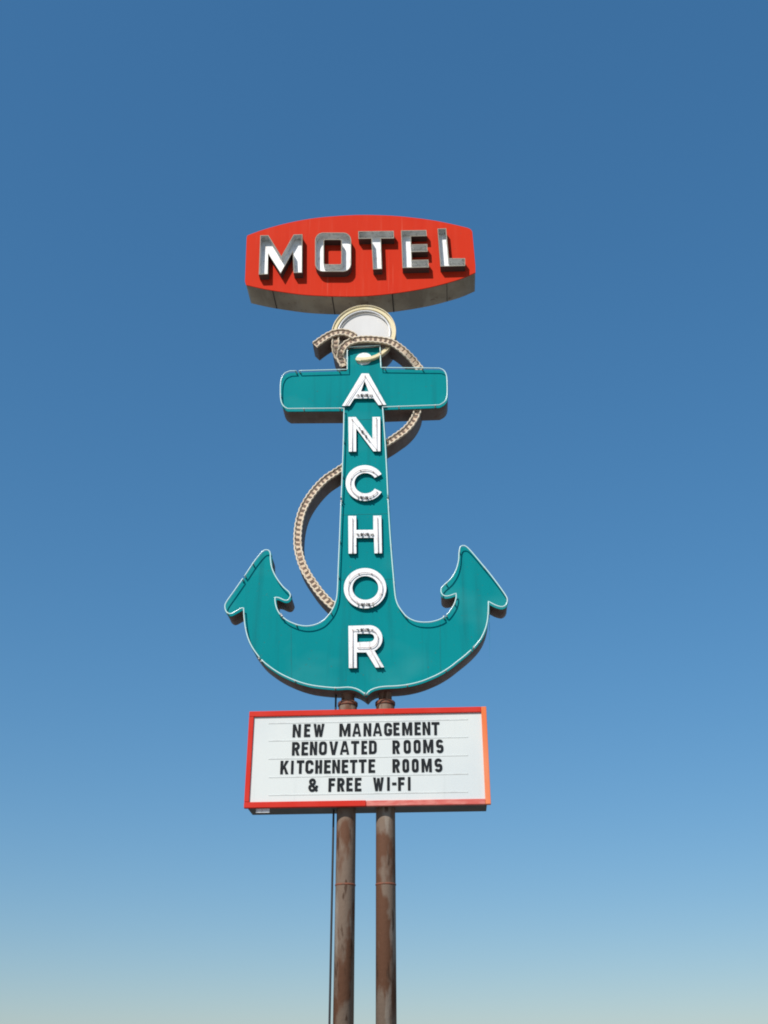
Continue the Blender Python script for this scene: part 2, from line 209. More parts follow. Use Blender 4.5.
# ------------------------------------------------------------------ outlines, in metres on the sign (x, z; rope x, y, z)
D = {
    'anchor_line': [[-0.3216,11.4378],[-0.3204,11.3548],[-0.3193,11.2722],[-0.3181,11.1899],[-0.317,11.1081],[-0.3159,11.0267],[-0.3778,11.0274],[-0.4398,11.0281],[-0.5019,11.0289],[-0.5639,11.0296],[-0.626,11.0303],[-0.6881,11.0311],[-0.7503,11.0318],[-0.8124,11.0326],[-0.8746,11.0333],[-0.9369,11.034],[-0.9991,11.0348],[-1.0614,11.0355],[-1.1237,11.0363],[-1.186,11.037],[-1.2125,11.0252],[-1.2389,11.0134],[-1.2616,10.9965],[-1.2792,10.972],[-1.2929,10.9425],[-1.3034,10.9108],[-1.3103,10.8804],[-1.3139,10.8479],[-1.3154,10.8061],[-1.3155,10.7729],[-1.3146,10.7341],[-1.3131,10.6932],[-1.3111,10.6536],[-1.3088,10.6187],[-1.3057,10.5817],[-1.3022,10.5487],[-1.2976,10.5189],[-1.2913,10.4915],[-1.2802,10.4585],[-1.2664,10.4303],[-1.2505,10.4065],[-1.2319,10.3886],[-1.2113,10.3751],[-1.1907,10.3616],[-1.1308,10.3596],[-1.0709,10.3575],[-1.0111,10.3555],[-0.9513,10.3535],[-0.8915,10.3514],[-0.8318,10.3494],[-0.7721,10.3474],[-0.7124,10.3453],[-0.6527,10.3433],[-0.5931,10.3413],[-0.5335,10.3393],[-0.474,10.3372],[-0.4144,10.3352],[-0.355,10.3332],[-0.3549,10.241],[-0.3548,10.1502],[-0.3546,10.0598],[-0.3546,9.9692],[-0.3548,9.8775],[-0.3553,9.7841],[-0.3561,9.6875],[-0.3573,9.5881],[-0.3587,9.4878],[-0.3602,9.3885],[-0.3617,9.2921],[-0.3633,9.2005],[-0.3649,9.1141],[-0.3667,9.0315],[-0.3685,8.9517],[-0.3703,8.8733],[-0.3721,8.7953],[-0.3738,8.7166],[-0.3753,8.6375],[-0.3768,8.559],[-0.3782,8.4809],[-0.3796,8.403],[-0.381,8.325],[-0.3825,8.2468],[-0.3841,8.1673],[-0.3858,8.0865],[-0.3874,8.0057],[-0.3891,7.9261],[-0.3907,7.8491],[-0.3922,7.7757],[-0.3935,7.7038],[-0.3945,7.6319],[-0.3956,7.5625],[-0.3967,7.4977],[-0.3982,7.4399],[-0.4002,7.3913],[-0.4028,7.3482],[-0.4055,7.3185],[-0.4089,7.2965],[-0.4132,7.2768],[-0.4191,7.2537],[-0.4261,7.2274],[-0.434,7.2016],[-0.4432,7.1761],[-0.4542,7.1507],[-0.4674,7.1253],[-0.4806,7.1034],[-0.4958,7.0807],[-0.5123,7.058],[-0.5294,7.0363],[-0.5466,7.0164],[-0.5633,6.9992],[-0.5872,6.9785],[-0.6109,6.9623],[-0.6354,6.9492],[-0.6615,6.9379],[-0.6841,6.93],[-0.7081,6.9235],[-0.7327,6.9184],[-0.757,6.9148],[-0.7804,6.9127],[-0.8081,6.9124],[-0.8349,6.9145],[-0.8611,6.9186],[-0.8872,6.9241],[-0.9132,6.9312],[-0.9391,6.9402],[-0.9643,6.9503],[-0.9884,6.9609],[-1.0111,6.9713],[-1.0325,6.9822],[-1.0535,6.9943],[-1.0744,7.0088],[-1.0963,7.0262],[-1.1185,7.0461],[-1.1396,7.0671],[-1.1581,7.0884],[-1.1735,7.1096],[-1.1865,7.1314],[-1.1977,7.1536],[-1.2077,7.1761],[-1.2188,7.2078],[-1.2273,7.2401],[-1.2335,7.2695],[-1.2365,7.2938],[-1.2372,7.3152],[-1.2379,7.3366],[-1.2135,7.3348],[-1.1862,7.3293],[-1.1616,7.3177],[-1.1344,7.3028],[-1.1103,7.2922],[-1.0832,7.2872],[-1.0618,7.2937],[-1.0485,7.3078],[-1.0373,7.3277],[-1.0315,7.3482],[-1.0345,7.3762],[-1.0515,7.4072],[-1.0672,7.4243],[-1.0876,7.442],[-1.1104,7.4621],[-1.1333,7.486],[-1.152,7.509],[-1.172,7.535],[-1.1921,7.5627],[-1.2115,7.5911],[-1.229,7.619],[-1.2448,7.6466],[-1.2595,7.6748],[-1.273,7.7031],[-1.2851,7.7311],[-1.2956,7.7584],[-1.3061,7.7918],[-1.3139,7.8248],[-1.32,7.8568],[-1.3251,7.8873],[-1.3285,7.9172],[-1.3301,7.9465],[-1.3315,7.9732],[-1.3344,7.9953],[-1.3444,8.0239],[-1.3587,8.0403],[-1.3791,8.0501],[-1.4022,8.0509],[-1.4214,8.0467],[-1.4479,8.0233],[-1.4615,8.0068],[-1.4773,7.9862],[-1.4947,7.9624],[-1.5129,7.9364],[-1.5314,7.9088],[-1.5495,7.8806],[-1.567,7.8515],[-1.5846,7.8207],[-1.6024,7.7884],[-1.6207,7.7549],[-1.6396,7.7206],[-1.6594,7.6856],[-1.6807,7.6488],[-1.7035,7.6099],[-1.7269,7.5702],[-1.7501,7.5308],[-1.7725,7.493],[-1.7932,7.4581],[-1.813,7.4253],[-1.8327,7.3934],[-1.8515,7.3631],[-1.8687,7.335],[-1.8834,7.3098],[-1.8949,7.2882],[-1.9075,7.2585],[-1.9104,7.2403],[-1.9094,7.2217],[-1.9063,7.1973],[-1.8993,7.1726],[-1.8884,7.1516],[-1.8731,7.1343],[-1.8538,7.1208],[-1.832,7.1155],[-1.8133,7.1198],[-1.7925,7.1299],[-1.7715,7.1423],[-1.7522,7.1536],[-1.7286,7.168],[-1.7067,7.1824],[-1.6884,7.1923],[-1.6702,7.1944],[-1.6559,7.1914],[-1.6529,7.1635],[-1.6501,7.1362],[-1.6472,7.1086],[-1.6438,7.0801],[-1.6394,7.0499],[-1.635,7.0227],[-1.6303,6.9939],[-1.625,6.9643],[-1.6193,6.9347],[-1.6131,6.9056],[-1.6064,6.878],[-1.5979,6.8464],[-1.5888,6.8159],[-1.579,6.7862],[-1.5683,6.7572],[-1.5565,6.7286],[-1.5438,6.7009],[-1.5305,6.6742],[-1.5161,6.6479],[-1.5003,6.6213],[-1.4826,6.5941],[-1.4661,6.5701],[-1.4481,6.5453],[-1.4291,6.5202],[-1.4093,6.4955],[-1.3893,6.472],[-1.3694,6.4502],[-1.3496,6.4303],[-1.3295,6.4119],[-1.3092,6.3946],[-1.2885,6.378],[-1.2675,6.3619],[-1.2462,6.3457],[-1.2247,6.3297],[-1.203,6.3142],[-1.1811,6.299],[-1.1586,6.2842],[-1.1354,6.2696],[-1.1114,6.2554],[-1.0861,6.2412],[-1.0596,6.2271],[-1.0323,6.2134],[-1.005,6.2001],[-0.978,6.1875],[-0.952,6.1758],[-0.9272,6.1651],[-0.9032,6.1552],[-0.8796,6.146],[-0.856,6.1374],[-0.8321,6.1292],[-0.8075,6.1213],[-0.7831,6.1139],[-0.7595,6.107],[-0.7356,6.1006],[-0.7103,6.0944],[-0.6825,6.0886],[-0.6511,6.0829],[-0.6144,6.077],[-0.5729,6.0711],[-0.5289,6.0654],[-0.4847,6.0603],[-0.4428,6.0561],[-0.4053,6.0532],[-0.3721,6.052],[-0.3412,6.0526],[-0.3124,6.054],[-0.2857,6.0555],[-0.2609,6.0565],[-0.2381,6.056],[-0.2083,6.0531],[-0.1837,6.0487],[-0.1621,6.0431],[-0.1414,6.0365],[-0.1156,6.0261],[-0.0926,6.0139],[-0.0705,6.0003],[-0.0489,5.9848],[-0.0281,5.9679],[-0.0074,5.9511],[0.0091,5.9701],[0.0256,5.9891],[0.0448,6.0057],[0.0677,6.0188],[0.0932,6.0296],[0.1217,6.0385],[0.1439,6.044],[0.1669,6.0484],[0.193,6.0519],[0.2242,6.0548],[0.2493,6.0562],[0.2776,6.057],[0.3079,6.0575],[0.3389,6.058],[0.3691,6.0588],[0.3972,6.0602],[0.4233,6.0621],[0.4483,6.0643],[0.4726,6.0667],[0.4965,6.0696],[0.5204,6.0729],[0.5446,6.0768],[0.5693,6.0814],[0.5943,6.0865],[0.6193,6.0921],[0.6439,6.098],[0.6679,6.1043],[0.691,6.1109],[0.7172,6.119],[0.7422,6.1276],[0.7665,6.1367],[0.7905,6.1462],[0.8148,6.1562],[0.8395,6.1664],[0.8641,6.1769],[0.8887,6.188],[0.9133,6.1997],[0.9379,6.2124],[0.9586,6.2236],[0.9794,6.2354],[1.0002,6.2478],[1.021,6.2607],[1.0416,6.2739],[1.062,6.2876],[1.0822,6.3019],[1.1024,6.3169],[1.1224,6.3323],[1.1422,6.3479],[1.1616,6.3633],[1.1806,6.3782],[1.2027,6.3954],[1.2242,6.4122],[1.2453,6.4288],[1.2661,6.4456],[1.2867,6.4629],[1.3075,6.4807],[1.3282,6.499],[1.3486,6.5175],[1.3684,6.5362],[1.3872,6.5549],[1.4052,6.574],[1.4226,6.5933],[1.4392,6.6127],[1.4547,6.632],[1.469,6.6508],[1.4845,6.6728],[1.4979,6.6938],[1.5101,6.7155],[1.5223,6.7396],[1.5322,6.7612],[1.5421,6.7844],[1.5516,6.8086],[1.5603,6.833],[1.5681,6.8571],[1.5761,6.8866],[1.5828,6.916],[1.5884,6.9457],[1.5933,6.9761],[1.5968,7.0016],[1.5997,7.028],[1.6021,7.0545],[1.6042,7.08],[1.606,7.1035],[1.6077,7.1294],[1.6087,7.1527],[1.6095,7.1749],[1.6105,7.1978],[1.6327,7.183],[1.6565,7.1678],[1.6745,7.1565],[1.694,7.1448],[1.7153,7.1347],[1.7402,7.1254],[1.7668,7.1177],[1.7905,7.1155],[1.8183,7.1252],[1.8394,7.1455],[1.8507,7.1638],[1.859,7.1861],[1.8615,7.2107],[1.8602,7.2318],[1.8532,7.2553],[1.8321,7.2979],[1.8131,7.332],[1.7885,7.3744],[1.7602,7.4217],[1.7304,7.4706],[1.7012,7.5179],[1.6746,7.5603],[1.6504,7.5976],[1.627,7.6327],[1.6042,7.666],[1.5819,7.6982],[1.5599,7.7297],[1.5381,7.7611],[1.5159,7.7932],[1.4934,7.8258],[1.4713,7.8578],[1.4501,7.8879],[1.4306,7.9153],[1.4135,7.9387],[1.3928,7.966],[1.3767,7.9861],[1.3631,8.0011],[1.35,8.0133],[1.3264,8.0277],[1.3059,8.0298],[1.2848,8.0248],[1.267,8.0068],[1.2592,7.9836],[1.2537,7.9532],[1.249,7.9198],[1.2465,7.894],[1.2451,7.8666],[1.243,7.8374],[1.2383,7.8062],[1.2325,7.7789],[1.2256,7.7496],[1.2174,7.7195],[1.2079,7.6898],[1.197,7.6617],[1.1844,7.6349],[1.1702,7.6087],[1.1547,7.5833],[1.1385,7.5594],[1.1218,7.5371],[1.1036,7.5166],[1.0836,7.4975],[1.0634,7.4799],[1.0448,7.4637],[1.0296,7.449],[1.0115,7.4299],[0.9995,7.4148],[0.9922,7.3976],[0.9892,7.3744],[0.9909,7.3492],[0.9969,7.3277],[1.0146,7.3052],[1.0398,7.2918],[1.0588,7.2892],[1.0801,7.291],[1.1036,7.2957],[1.1299,7.3037],[1.1584,7.3144],[1.1869,7.3252],[1.1897,7.301],[1.1891,7.2731],[1.1838,7.2477],[1.1756,7.2189],[1.1652,7.1903],[1.1529,7.163],[1.1385,7.1358],[1.1215,7.1084],[1.1072,7.0872],[1.0914,7.0654],[1.0743,7.0443],[1.0557,7.0248],[1.0361,7.007],[1.0152,6.9904],[0.9925,6.9752],[0.9671,6.962],[0.9443,6.9527],[0.9194,6.9443],[0.8932,6.9372],[0.8665,6.9314],[0.8401,6.9273],[0.8132,6.9249],[0.7853,6.9243],[0.7575,6.925],[0.7307,6.9268],[0.706,6.9295],[0.6784,6.9339],[0.6534,6.9398],[0.6297,6.9476],[0.6064,6.9576],[0.5834,6.9693],[0.5611,6.9828],[0.5393,6.9991],[0.5175,7.0196],[0.4994,7.0406],[0.4806,7.0654],[0.4623,7.092],[0.4456,7.1182],[0.4314,7.142],[0.4178,7.1674],[0.4076,7.1904],[0.3995,7.2132],[0.3923,7.238],[0.3861,7.2626],[0.3814,7.2867],[0.3774,7.3156],[0.3731,7.3544],[0.3701,7.3873],[0.3671,7.4245],[0.3642,7.4655],[0.3612,7.5096],[0.358,7.5561],[0.3547,7.6043],[0.351,7.6545],[0.3472,7.7075],[0.3431,7.763],[0.3391,7.8206],[0.335,7.8801],[0.3309,7.9413],[0.3269,8.0043],[0.3228,8.0697],[0.3187,8.137],[0.3147,8.206],[0.3107,8.2763],[0.307,8.3478],[0.3033,8.421],[0.2998,8.4963],[0.2964,8.5732],[0.2931,8.6507],[0.2898,8.7282],[0.2867,8.8048],[0.2837,8.8813],[0.2809,8.9583],[0.2782,9.0353],[0.2755,9.1115],[0.2728,9.1862],[0.2701,9.2588],[0.2672,9.3293],[0.2644,9.3983],[0.2616,9.4657],[0.2587,9.5316],[0.2558,9.5959],[0.2527,9.6585],[0.2496,9.719],[0.2465,9.777],[0.2432,9.8334],[0.2399,9.8888],[0.2367,9.9439],[0.2334,9.9995],[0.2301,10.0551],[0.2268,10.1102],[0.2235,10.165],[0.2202,10.2198],[0.2169,10.2747],[0.2136,10.3301],[0.273,10.3301],[0.3324,10.33],[0.3917,10.33],[0.4511,10.33],[0.5104,10.33],[0.5697,10.3299],[0.629,10.3299],[0.6882,10.3299],[0.7474,10.3299],[0.8067,10.3298],[0.8658,10.3298],[0.925,10.3298],[0.9841,10.3298],[1.0432,10.3298],[1.0683,10.3444],[1.0934,10.3591],[1.1147,10.3758],[1.1304,10.3941],[1.1423,10.4143],[1.1517,10.4392],[1.1587,10.4666],[1.1632,10.4986],[1.1666,10.5446],[1.1681,10.5773],[1.1693,10.6171],[1.1702,10.6606],[1.1708,10.704],[1.1709,10.7438],[1.1706,10.7764],[1.1686,10.8206],[1.1649,10.8499],[1.1587,10.876],[1.1502,10.9028],[1.1394,10.9263],[1.1251,10.9464],[1.1059,10.9618],[1.0833,10.9737],[1.0606,10.9857],[0.9986,10.9893],[0.9366,10.9929],[0.8745,10.9965],[0.8124,11.0001],[0.7503,11.0038],[0.6881,11.0074],[0.6259,11.011],[0.5636,11.0147],[0.5013,11.0183],[0.439,11.0219],[0.3766,11.0256],[0.3142,11.0292],[0.2517,11.0328],[0.1892,11.0365],[0.1866,11.118],[0.184,11.1998],[0.1813,11.2821],[0.1786,11.3648],[0.176,11.4478],[0.1138,11.4466],[0.0517,11.4453],[-0.0105,11.4441],[-0.0726,11.4428],[-0.1348,11.4416],[-0.1971,11.4403],[-0.2593,11.439]],
    'anchor_letters': [["A",[[[-0.1009,10.951],[0.0042,10.9463],[0.2675,10.373],[0.1512,10.3745],[0.0801,10.4976],[-0.2072,10.5065],[-0.2738,10.3803],[-0.3862,10.3816]],[[-0.055,10.8148],[-0.1074,10.6267],[0.0056,10.6236]]],[[[-0.3273,10.382],[-0.0457,10.8892],[0.209,10.3766]],[[-0.171,10.5485],[0.0585,10.542]]],[[-0.097,10.547],[-0.0155,10.5453]]],["N",[[[-0.2904,10.1832],[-0.1802,10.1804],[0.0644,9.7905],[0.0633,10.1702],[0.1775,10.1672],[0.18,9.5801],[0.0793,9.5824],[-0.1724,9.9812],[-0.1685,9.5887],[-0.2753,9.5912]]],[[[-0.2236,9.5894],[-0.2313,10.1266],[0.1274,9.6009],[0.1225,10.1292]]],[[-0.0849,9.9141],[-0.0263,9.8264]]],["C",[[[0.197,9.2009],[0.1746,9.237],[0.1477,9.2696],[0.1167,9.2978],[0.0823,9.3211],[0.0452,9.3389],[0.0063,9.3509],[-0.0337,9.3568],[-0.0737,9.3564],[-0.1131,9.3498],[-0.1509,9.3371],[-0.1863,9.3187],[-0.2185,9.2947],[-0.2469,9.266],[-0.2709,9.2329],[-0.2899,9.1964],[-0.3036,9.1571],[-0.3116,9.1159],[-0.3139,9.0738],[-0.3104,9.0315],[-0.3012,8.99],[-0.2865,8.9502],[-0.2667,8.9129],[-0.2421,8.8788],[-0.2134,8.8487],[-0.1811,8.8231],[-0.1458,8.8027],[-0.1084,8.7877],[-0.0696,8.7785],[-0.0303,8.7753],[0.0089,8.7782],[0.0471,8.787],[0.0834,8.8016],[0.1172,8.8217],[0.1478,8.8469],[0.1744,8.8767],[0.1966,8.9105],[0.0995,8.9679],[0.0835,8.9458],[0.0641,8.9272],[0.0419,8.9125],[0.0174,8.9021],[-0.0085,8.8964],[-0.0351,8.8955],[-0.0616,8.8995],[-0.0873,8.9082],[-0.1115,8.9214],[-0.1333,8.9387],[-0.1522,8.9596],[-0.1676,8.9835],[-0.1791,9.0097],[-0.1862,9.0374],[-0.1888,9.0659],[-0.1868,9.0943],[-0.1803,9.1217],[-0.1693,9.1473],[-0.1543,9.1704],[-0.1356,9.1902],[-0.1139,9.2062],[-0.0897,9.2178],[-0.0638,9.2248],[-0.037,9.2268],[-0.0101,9.224],[0.0161,9.2162],[0.0408,9.2038],[0.0634,9.1872],[0.083,9.1669],[0.0992,9.1433]]],[[[0.1379,9.1724],[0.1208,9.1952],[0.1011,9.2156],[0.0793,9.2334],[0.0556,9.2481],[0.0305,9.2597],[0.0043,9.2679],[-0.0225,9.2725],[-0.0495,9.2735],[-0.0763,9.2709],[-0.1024,9.2647],[-0.1275,9.255],[-0.151,9.242],[-0.1727,9.2259],[-0.1922,9.2069],[-0.2091,9.1853],[-0.2233,9.1616],[-0.2345,9.1361],[-0.2424,9.1091],[-0.2471,9.0812],[-0.2485,9.0528],[-0.2464,9.0243],[-0.241,8.9961],[-0.2324,8.9688],[-0.2207,8.9427],[-0.2061,8.9183],[-0.1888,8.8959],[-0.1691,8.8759],[-0.1473,8.8585],[-0.1238,8.8441],[-0.099,8.8329],[-0.0731,8.825],[-0.0466,8.8205],[-0.02,8.8196],[0.0064,8.8221],[0.0322,8.8282],[0.0569,8.8377],[0.0802,8.8504],[0.1017,8.8662],[0.1211,8.8848],[0.1381,8.9059]]],[[-0.0881,8.8231],[-0.0066,8.8171]]],["H",[[[-0.2699,8.5474],[-0.1581,8.5436],[-0.1545,8.3233],[0.0809,8.3185],[0.079,8.5386],[0.1918,8.5364],[0.2007,7.9547],[0.0968,7.9565],[0.0895,8.1963],[-0.1533,8.2012],[-0.1496,7.9613],[-0.2579,7.9632]]],[[[-0.2095,8.5029],[-0.2006,7.9711]],[[0.1367,8.4958],[0.1507,7.963]],[[-0.1416,8.2458],[0.079,8.2416]]],[[-0.0795,8.2437],[0.0074,8.2424]]],["O",[[[0.2591,7.4322],[0.2567,7.4709],[0.2495,7.5091],[0.2376,7.5463],[0.221,7.5818],[0.2002,7.6149],[0.1754,7.6451],[0.147,7.6718],[0.1156,7.6946],[0.0817,7.713],[0.0458,7.7268],[0.0087,7.7356],[-0.0291,7.7394],[-0.0669,7.7379],[-0.104,7.7314],[-0.1398,7.7198],[-0.1736,7.7034],[-0.2048,7.6825],[-0.233,7.6574],[-0.2575,7.6286],[-0.2781,7.5967],[-0.2943,7.5621],[-0.3058,7.5255],[-0.3126,7.4876],[-0.3145,7.4489],[-0.3114,7.4102],[-0.3035,7.3721],[-0.2909,7.3352],[-0.2739,7.3003],[-0.2527,7.2678],[-0.2277,7.2384],[-0.1993,7.2124],[-0.1681,7.1903],[-0.1345,7.1726],[-0.0992,7.1593],[-0.0627,7.1509],[-0.0256,7.1474],[0.0115,7.1489],[0.0479,7.1552],[0.083,7.1665],[0.1163,7.1824],[0.1472,7.2026],[0.1751,7.227],[0.1997,7.255],[0.2204,7.2862],[0.237,7.3201],[0.2491,7.3562],[0.2565,7.3937]],[[0.1516,7.4397],[0.1494,7.467],[0.143,7.4939],[0.1325,7.5196],[0.1181,7.5434],[0.1002,7.5649],[0.0792,7.5835],[0.0556,7.5986],[0.0301,7.6099],[0.0032,7.6172],[-0.0243,7.6202],[-0.0519,7.6188],[-0.0787,7.6132],[-0.1041,7.6034],[-0.1276,7.5896],[-0.1484,7.5723],[-0.1661,7.5519],[-0.1803,7.5288],[-0.1905,7.5037],[-0.1966,7.4772],[-0.1985,7.4499],[-0.196,7.4226],[-0.1893,7.3958],[-0.1785,7.3703],[-0.1639,7.3467],[-0.1459,7.3255],[-0.125,7.3073],[-0.1015,7.2924],[-0.0762,7.2814],[-0.0495,7.2743],[-0.0223,7.2714],[0.0049,7.2727],[0.0314,7.2783],[0.0566,7.2879],[0.0799,7.3014],[0.1006,7.3184],[0.1183,7.3386],[0.1326,7.3613],[0.1431,7.3862],[0.1494,7.4125]]],[[[-0.0063,7.1966],[0.0228,7.1997],[0.0511,7.2065],[0.0782,7.217],[0.1036,7.2308],[0.127,7.248],[0.148,7.268],[0.1662,7.2907],[0.1813,7.3157],[0.1932,7.3426],[0.2015,7.3709],[0.2061,7.4002],[0.207,7.43],[0.2042,7.4599],[0.1976,7.4893],[0.1873,7.5178],[0.1736,7.5448],[0.1566,7.57],[0.1366,7.5929],[0.114,7.6132],[0.089,7.6304],[0.0622,7.6444],[0.0339,7.6548],[0.0047,7.6615],[-0.025,7.6643],[-0.0547,7.6632],[-0.0839,7.6583],[-0.1121,7.6496],[-0.1389,7.6373],[-0.1637,7.6215],[-0.1861,7.6026],[-0.2059,7.5808],[-0.2227,7.5566],[-0.2361,7.5303],[-0.2461,7.5024],[-0.2524,7.4733],[-0.2549,7.4435],[-0.2536,7.4136],[-0.2486,7.3839],[-0.2399,7.355],[-0.2277,7.3274],[-0.2122,7.3015],[-0.1937,7.2777],[-0.1724,7.2564],[-0.1487,7.238],[-0.123,7.2226],[-0.0958,7.2107],[-0.0673,7.2022],[-0.0382,7.1975]]],[[-0.0649,7.1962],[0.0284,7.195]]],["R",[[[-0.2452,6.9053],[0.0274,6.9065],[0.049,6.9052],[0.0837,6.897],[0.1163,6.8814],[0.1453,6.859],[0.1696,6.8308],[0.1882,6.798],[0.2003,6.7621],[0.2053,6.7244],[0.2032,6.6868],[0.194,6.6506],[0.1781,6.6175],[0.1563,6.5888],[0.1294,6.5656],[0.0985,6.549],[0.1021,6.547],[0.2255,6.3194],[0.1155,6.3166],[-0.0075,6.5276],[-0.1316,6.5307],[-0.127,6.3183],[-0.2321,6.3195]],[[-0.1289,6.7923],[0.0461,6.7875],[0.0662,6.7814],[0.0829,6.7686],[0.094,6.7507],[0.0978,6.7304],[0.094,6.7102],[0.0831,6.693],[0.0665,6.6811],[0.0465,6.6761],[-0.1277,6.672]]],[[[-0.179,6.3279],[-0.1875,6.8382],[0.0168,6.837],[0.0557,6.834],[0.0811,6.8247],[0.1039,6.8089],[0.1228,6.7875],[0.1368,6.7618],[0.145,6.7333],[0.147,6.7036],[0.1427,6.6745],[0.1324,6.6476],[0.1167,6.6244],[0.0964,6.6062],[0.0728,6.594],[0.0471,6.5886],[-0.1192,6.591]],[[0.0507,6.5618],[0.1692,6.3317]]],[[-0.0688,6.8364],[0.0168,6.837]]]],
    'motel_outline': [[-2.0036,13.8187],[-1.9645,13.8359],[-1.9261,13.8531],[-1.8876,13.8704],[-1.8485,13.8875],[-1.8078,13.9045],[-1.7648,13.9212],[-1.7195,13.9377],[-1.6725,13.9542],[-1.6239,13.9705],[-1.5741,13.9864],[-1.5233,14.0019],[-1.4718,14.0166],[-1.4193,14.0307],[-1.3652,14.0445],[-1.3103,14.0578],[-1.2548,14.0704],[-1.1992,14.0821],[-1.1441,14.0928],[-1.0903,14.1026],[-1.0376,14.1114],[-0.9848,14.1193],[-0.9309,14.1265],[-0.8746,14.1329],[-0.8149,14.1387],[-0.75,14.1437],[-0.6805,14.148],[-0.6087,14.1515],[-0.537,14.1543],[-0.4675,14.1564],[-0.4026,14.1577],[-0.3442,14.1585],[-0.2909,14.1588],[-0.2398,14.1584],[-0.1883,14.157],[-0.1336,14.1547],[-0.073,14.1511],[-0.0049,14.1463],[0.0689,14.1402],[0.1459,14.1331],[0.2235,14.1252],[0.2992,14.1165],[0.3705,14.1072],[0.4376,14.0971],[0.5026,14.0861],[0.5657,14.0744],[0.6271,14.0621],[0.6871,14.0496],[0.746,14.0371],[0.8036,14.0245],[0.8597,14.0116],[0.9145,13.9984],[0.9678,13.985],[1.0197,13.9713],[1.0702,13.9574],[1.1191,13.9431],[1.1662,13.9284],[1.212,13.9135],[1.2566,13.8984],[1.3004,13.8832],[1.3435,13.8682],[1.3857,13.8531],[1.4267,13.8379],[1.4668,13.8226],[1.5064,13.8074],[1.546,13.7921],[1.586,13.777],[1.6125,13.7618],[1.6363,13.7442],[1.6518,13.7191],[1.6647,13.6915],[1.6849,12.991],[1.68,12.8367],[1.6445,12.8189],[1.6099,12.8009],[1.5752,12.783],[1.5399,12.7652],[1.503,12.7479],[1.4639,12.7313],[1.4227,12.7152],[1.3798,12.6997],[1.3354,12.6846],[1.2897,12.6699],[1.2427,12.6554],[1.1945,12.6412],[1.1455,12.6272],[1.0957,12.6134],[1.0446,12.5999],[0.9917,12.5867],[0.9368,12.574],[0.8792,12.5619],[0.8182,12.5501],[0.754,12.5386],[0.6877,12.5276],[0.6202,12.5172],[0.5528,12.5075],[0.4865,12.4988],[0.4202,12.491],[0.3529,12.4838],[0.2855,12.4775],[0.2192,12.472],[0.1551,12.4673],[0.0942,12.4636],[0.0383,12.4609],[-0.0134,12.459],[-0.0628,12.4581],[-0.1123,12.458],[-0.1639,12.4587],[-0.22,12.4601],[-0.281,12.4623],[-0.3454,12.4654],[-0.412,12.4692],[-0.4797,12.4737],[-0.5475,12.4789],[-0.6142,12.4846],[-0.681,12.4908],[-0.749,12.4977],[-0.8171,12.5052],[-0.8841,12.5133],[-0.949,12.522],[-1.0106,12.5312],[-1.0684,12.541],[-1.1229,12.5514],[-1.1752,12.5624],[-1.2265,12.5739],[-1.2779,12.5858],[-1.3305,12.598],[-1.3842,12.6104],[-1.4382,12.6233],[-1.4923,12.6365],[-1.5462,12.6502],[-1.5998,12.6644],[-1.6528,12.6793],[-1.7051,12.695],[-1.7569,12.7116],[-1.8082,12.7287],[-1.8595,12.7461],[-1.9108,12.7635],[-1.9624,12.7807],[-1.9844,12.8551],[-2.0102,13.7633]],
    'motel_letters': [["M",[[[-1.761,13.688],[-1.6271,13.6824],[-1.3974,13.2289],[-1.2166,13.6735],[-1.0735,13.6716],[-1.0498,12.8714],[-1.1881,12.8748],[-1.2159,13.3142],[-1.3932,12.8717],[-1.6094,13.2863],[-1.5938,12.8704],[-1.7421,12.8703]]]],["O",[[[-0.4124,13.6693],[-0.3788,13.6616],[-0.3473,13.6428],[-0.3202,13.6144],[-0.2992,13.5782],[-0.2858,13.5368],[-0.2809,13.493],[-0.2751,13.0144],[-0.2789,12.9724],[-0.2911,12.9337],[-0.3108,12.9011],[-0.3367,12.8767],[-0.367,12.8622],[-0.3997,12.8584],[-0.7198,12.8758],[-0.7529,12.8832],[-0.7839,12.9011],[-0.811,12.9284],[-0.8321,12.9633],[-0.846,13.0035],[-0.8515,13.0462],[-0.865,13.5265],[-0.8618,13.5699],[-0.85,13.61],[-0.8303,13.6439],[-0.8042,13.6693],[-0.7733,13.6845],[-0.7398,13.6883]],[[-0.4615,13.5181],[-0.4477,13.5099],[-0.4418,13.4918],[-0.4342,13.0355],[-0.4395,13.0184],[-0.4529,13.0119],[-0.6885,13.0249],[-0.7022,13.0328],[-0.7082,13.0506],[-0.7192,13.5076],[-0.714,13.5252],[-0.7004,13.5318]]]],["T",[[[-0.1701,13.6828],[0.4038,13.6578],[0.406,13.4977],[0.1976,13.5076],[0.2143,12.8777],[0.0693,12.8795],[0.0419,13.5144],[-0.1654,13.5221]]]],["E",[[[0.5196,13.6596],[0.9271,13.6443],[0.9324,13.5177],[0.6784,13.526],[0.6792,13.3568],[0.9353,13.3505],[0.9382,13.1931],[0.6833,13.1992],[0.6856,13.0349],[0.9457,13.0287],[0.9517,12.8719],[0.534,12.8825]]]],["L",[[[1.1054,13.6634],[1.2447,13.6637],[1.2688,13.0393],[1.5244,13.0251],[1.5186,12.8711],[1.1306,12.8782]]]]],
    'motel_seams': [-1.5299,-0.5826,0.3657,1.2198],
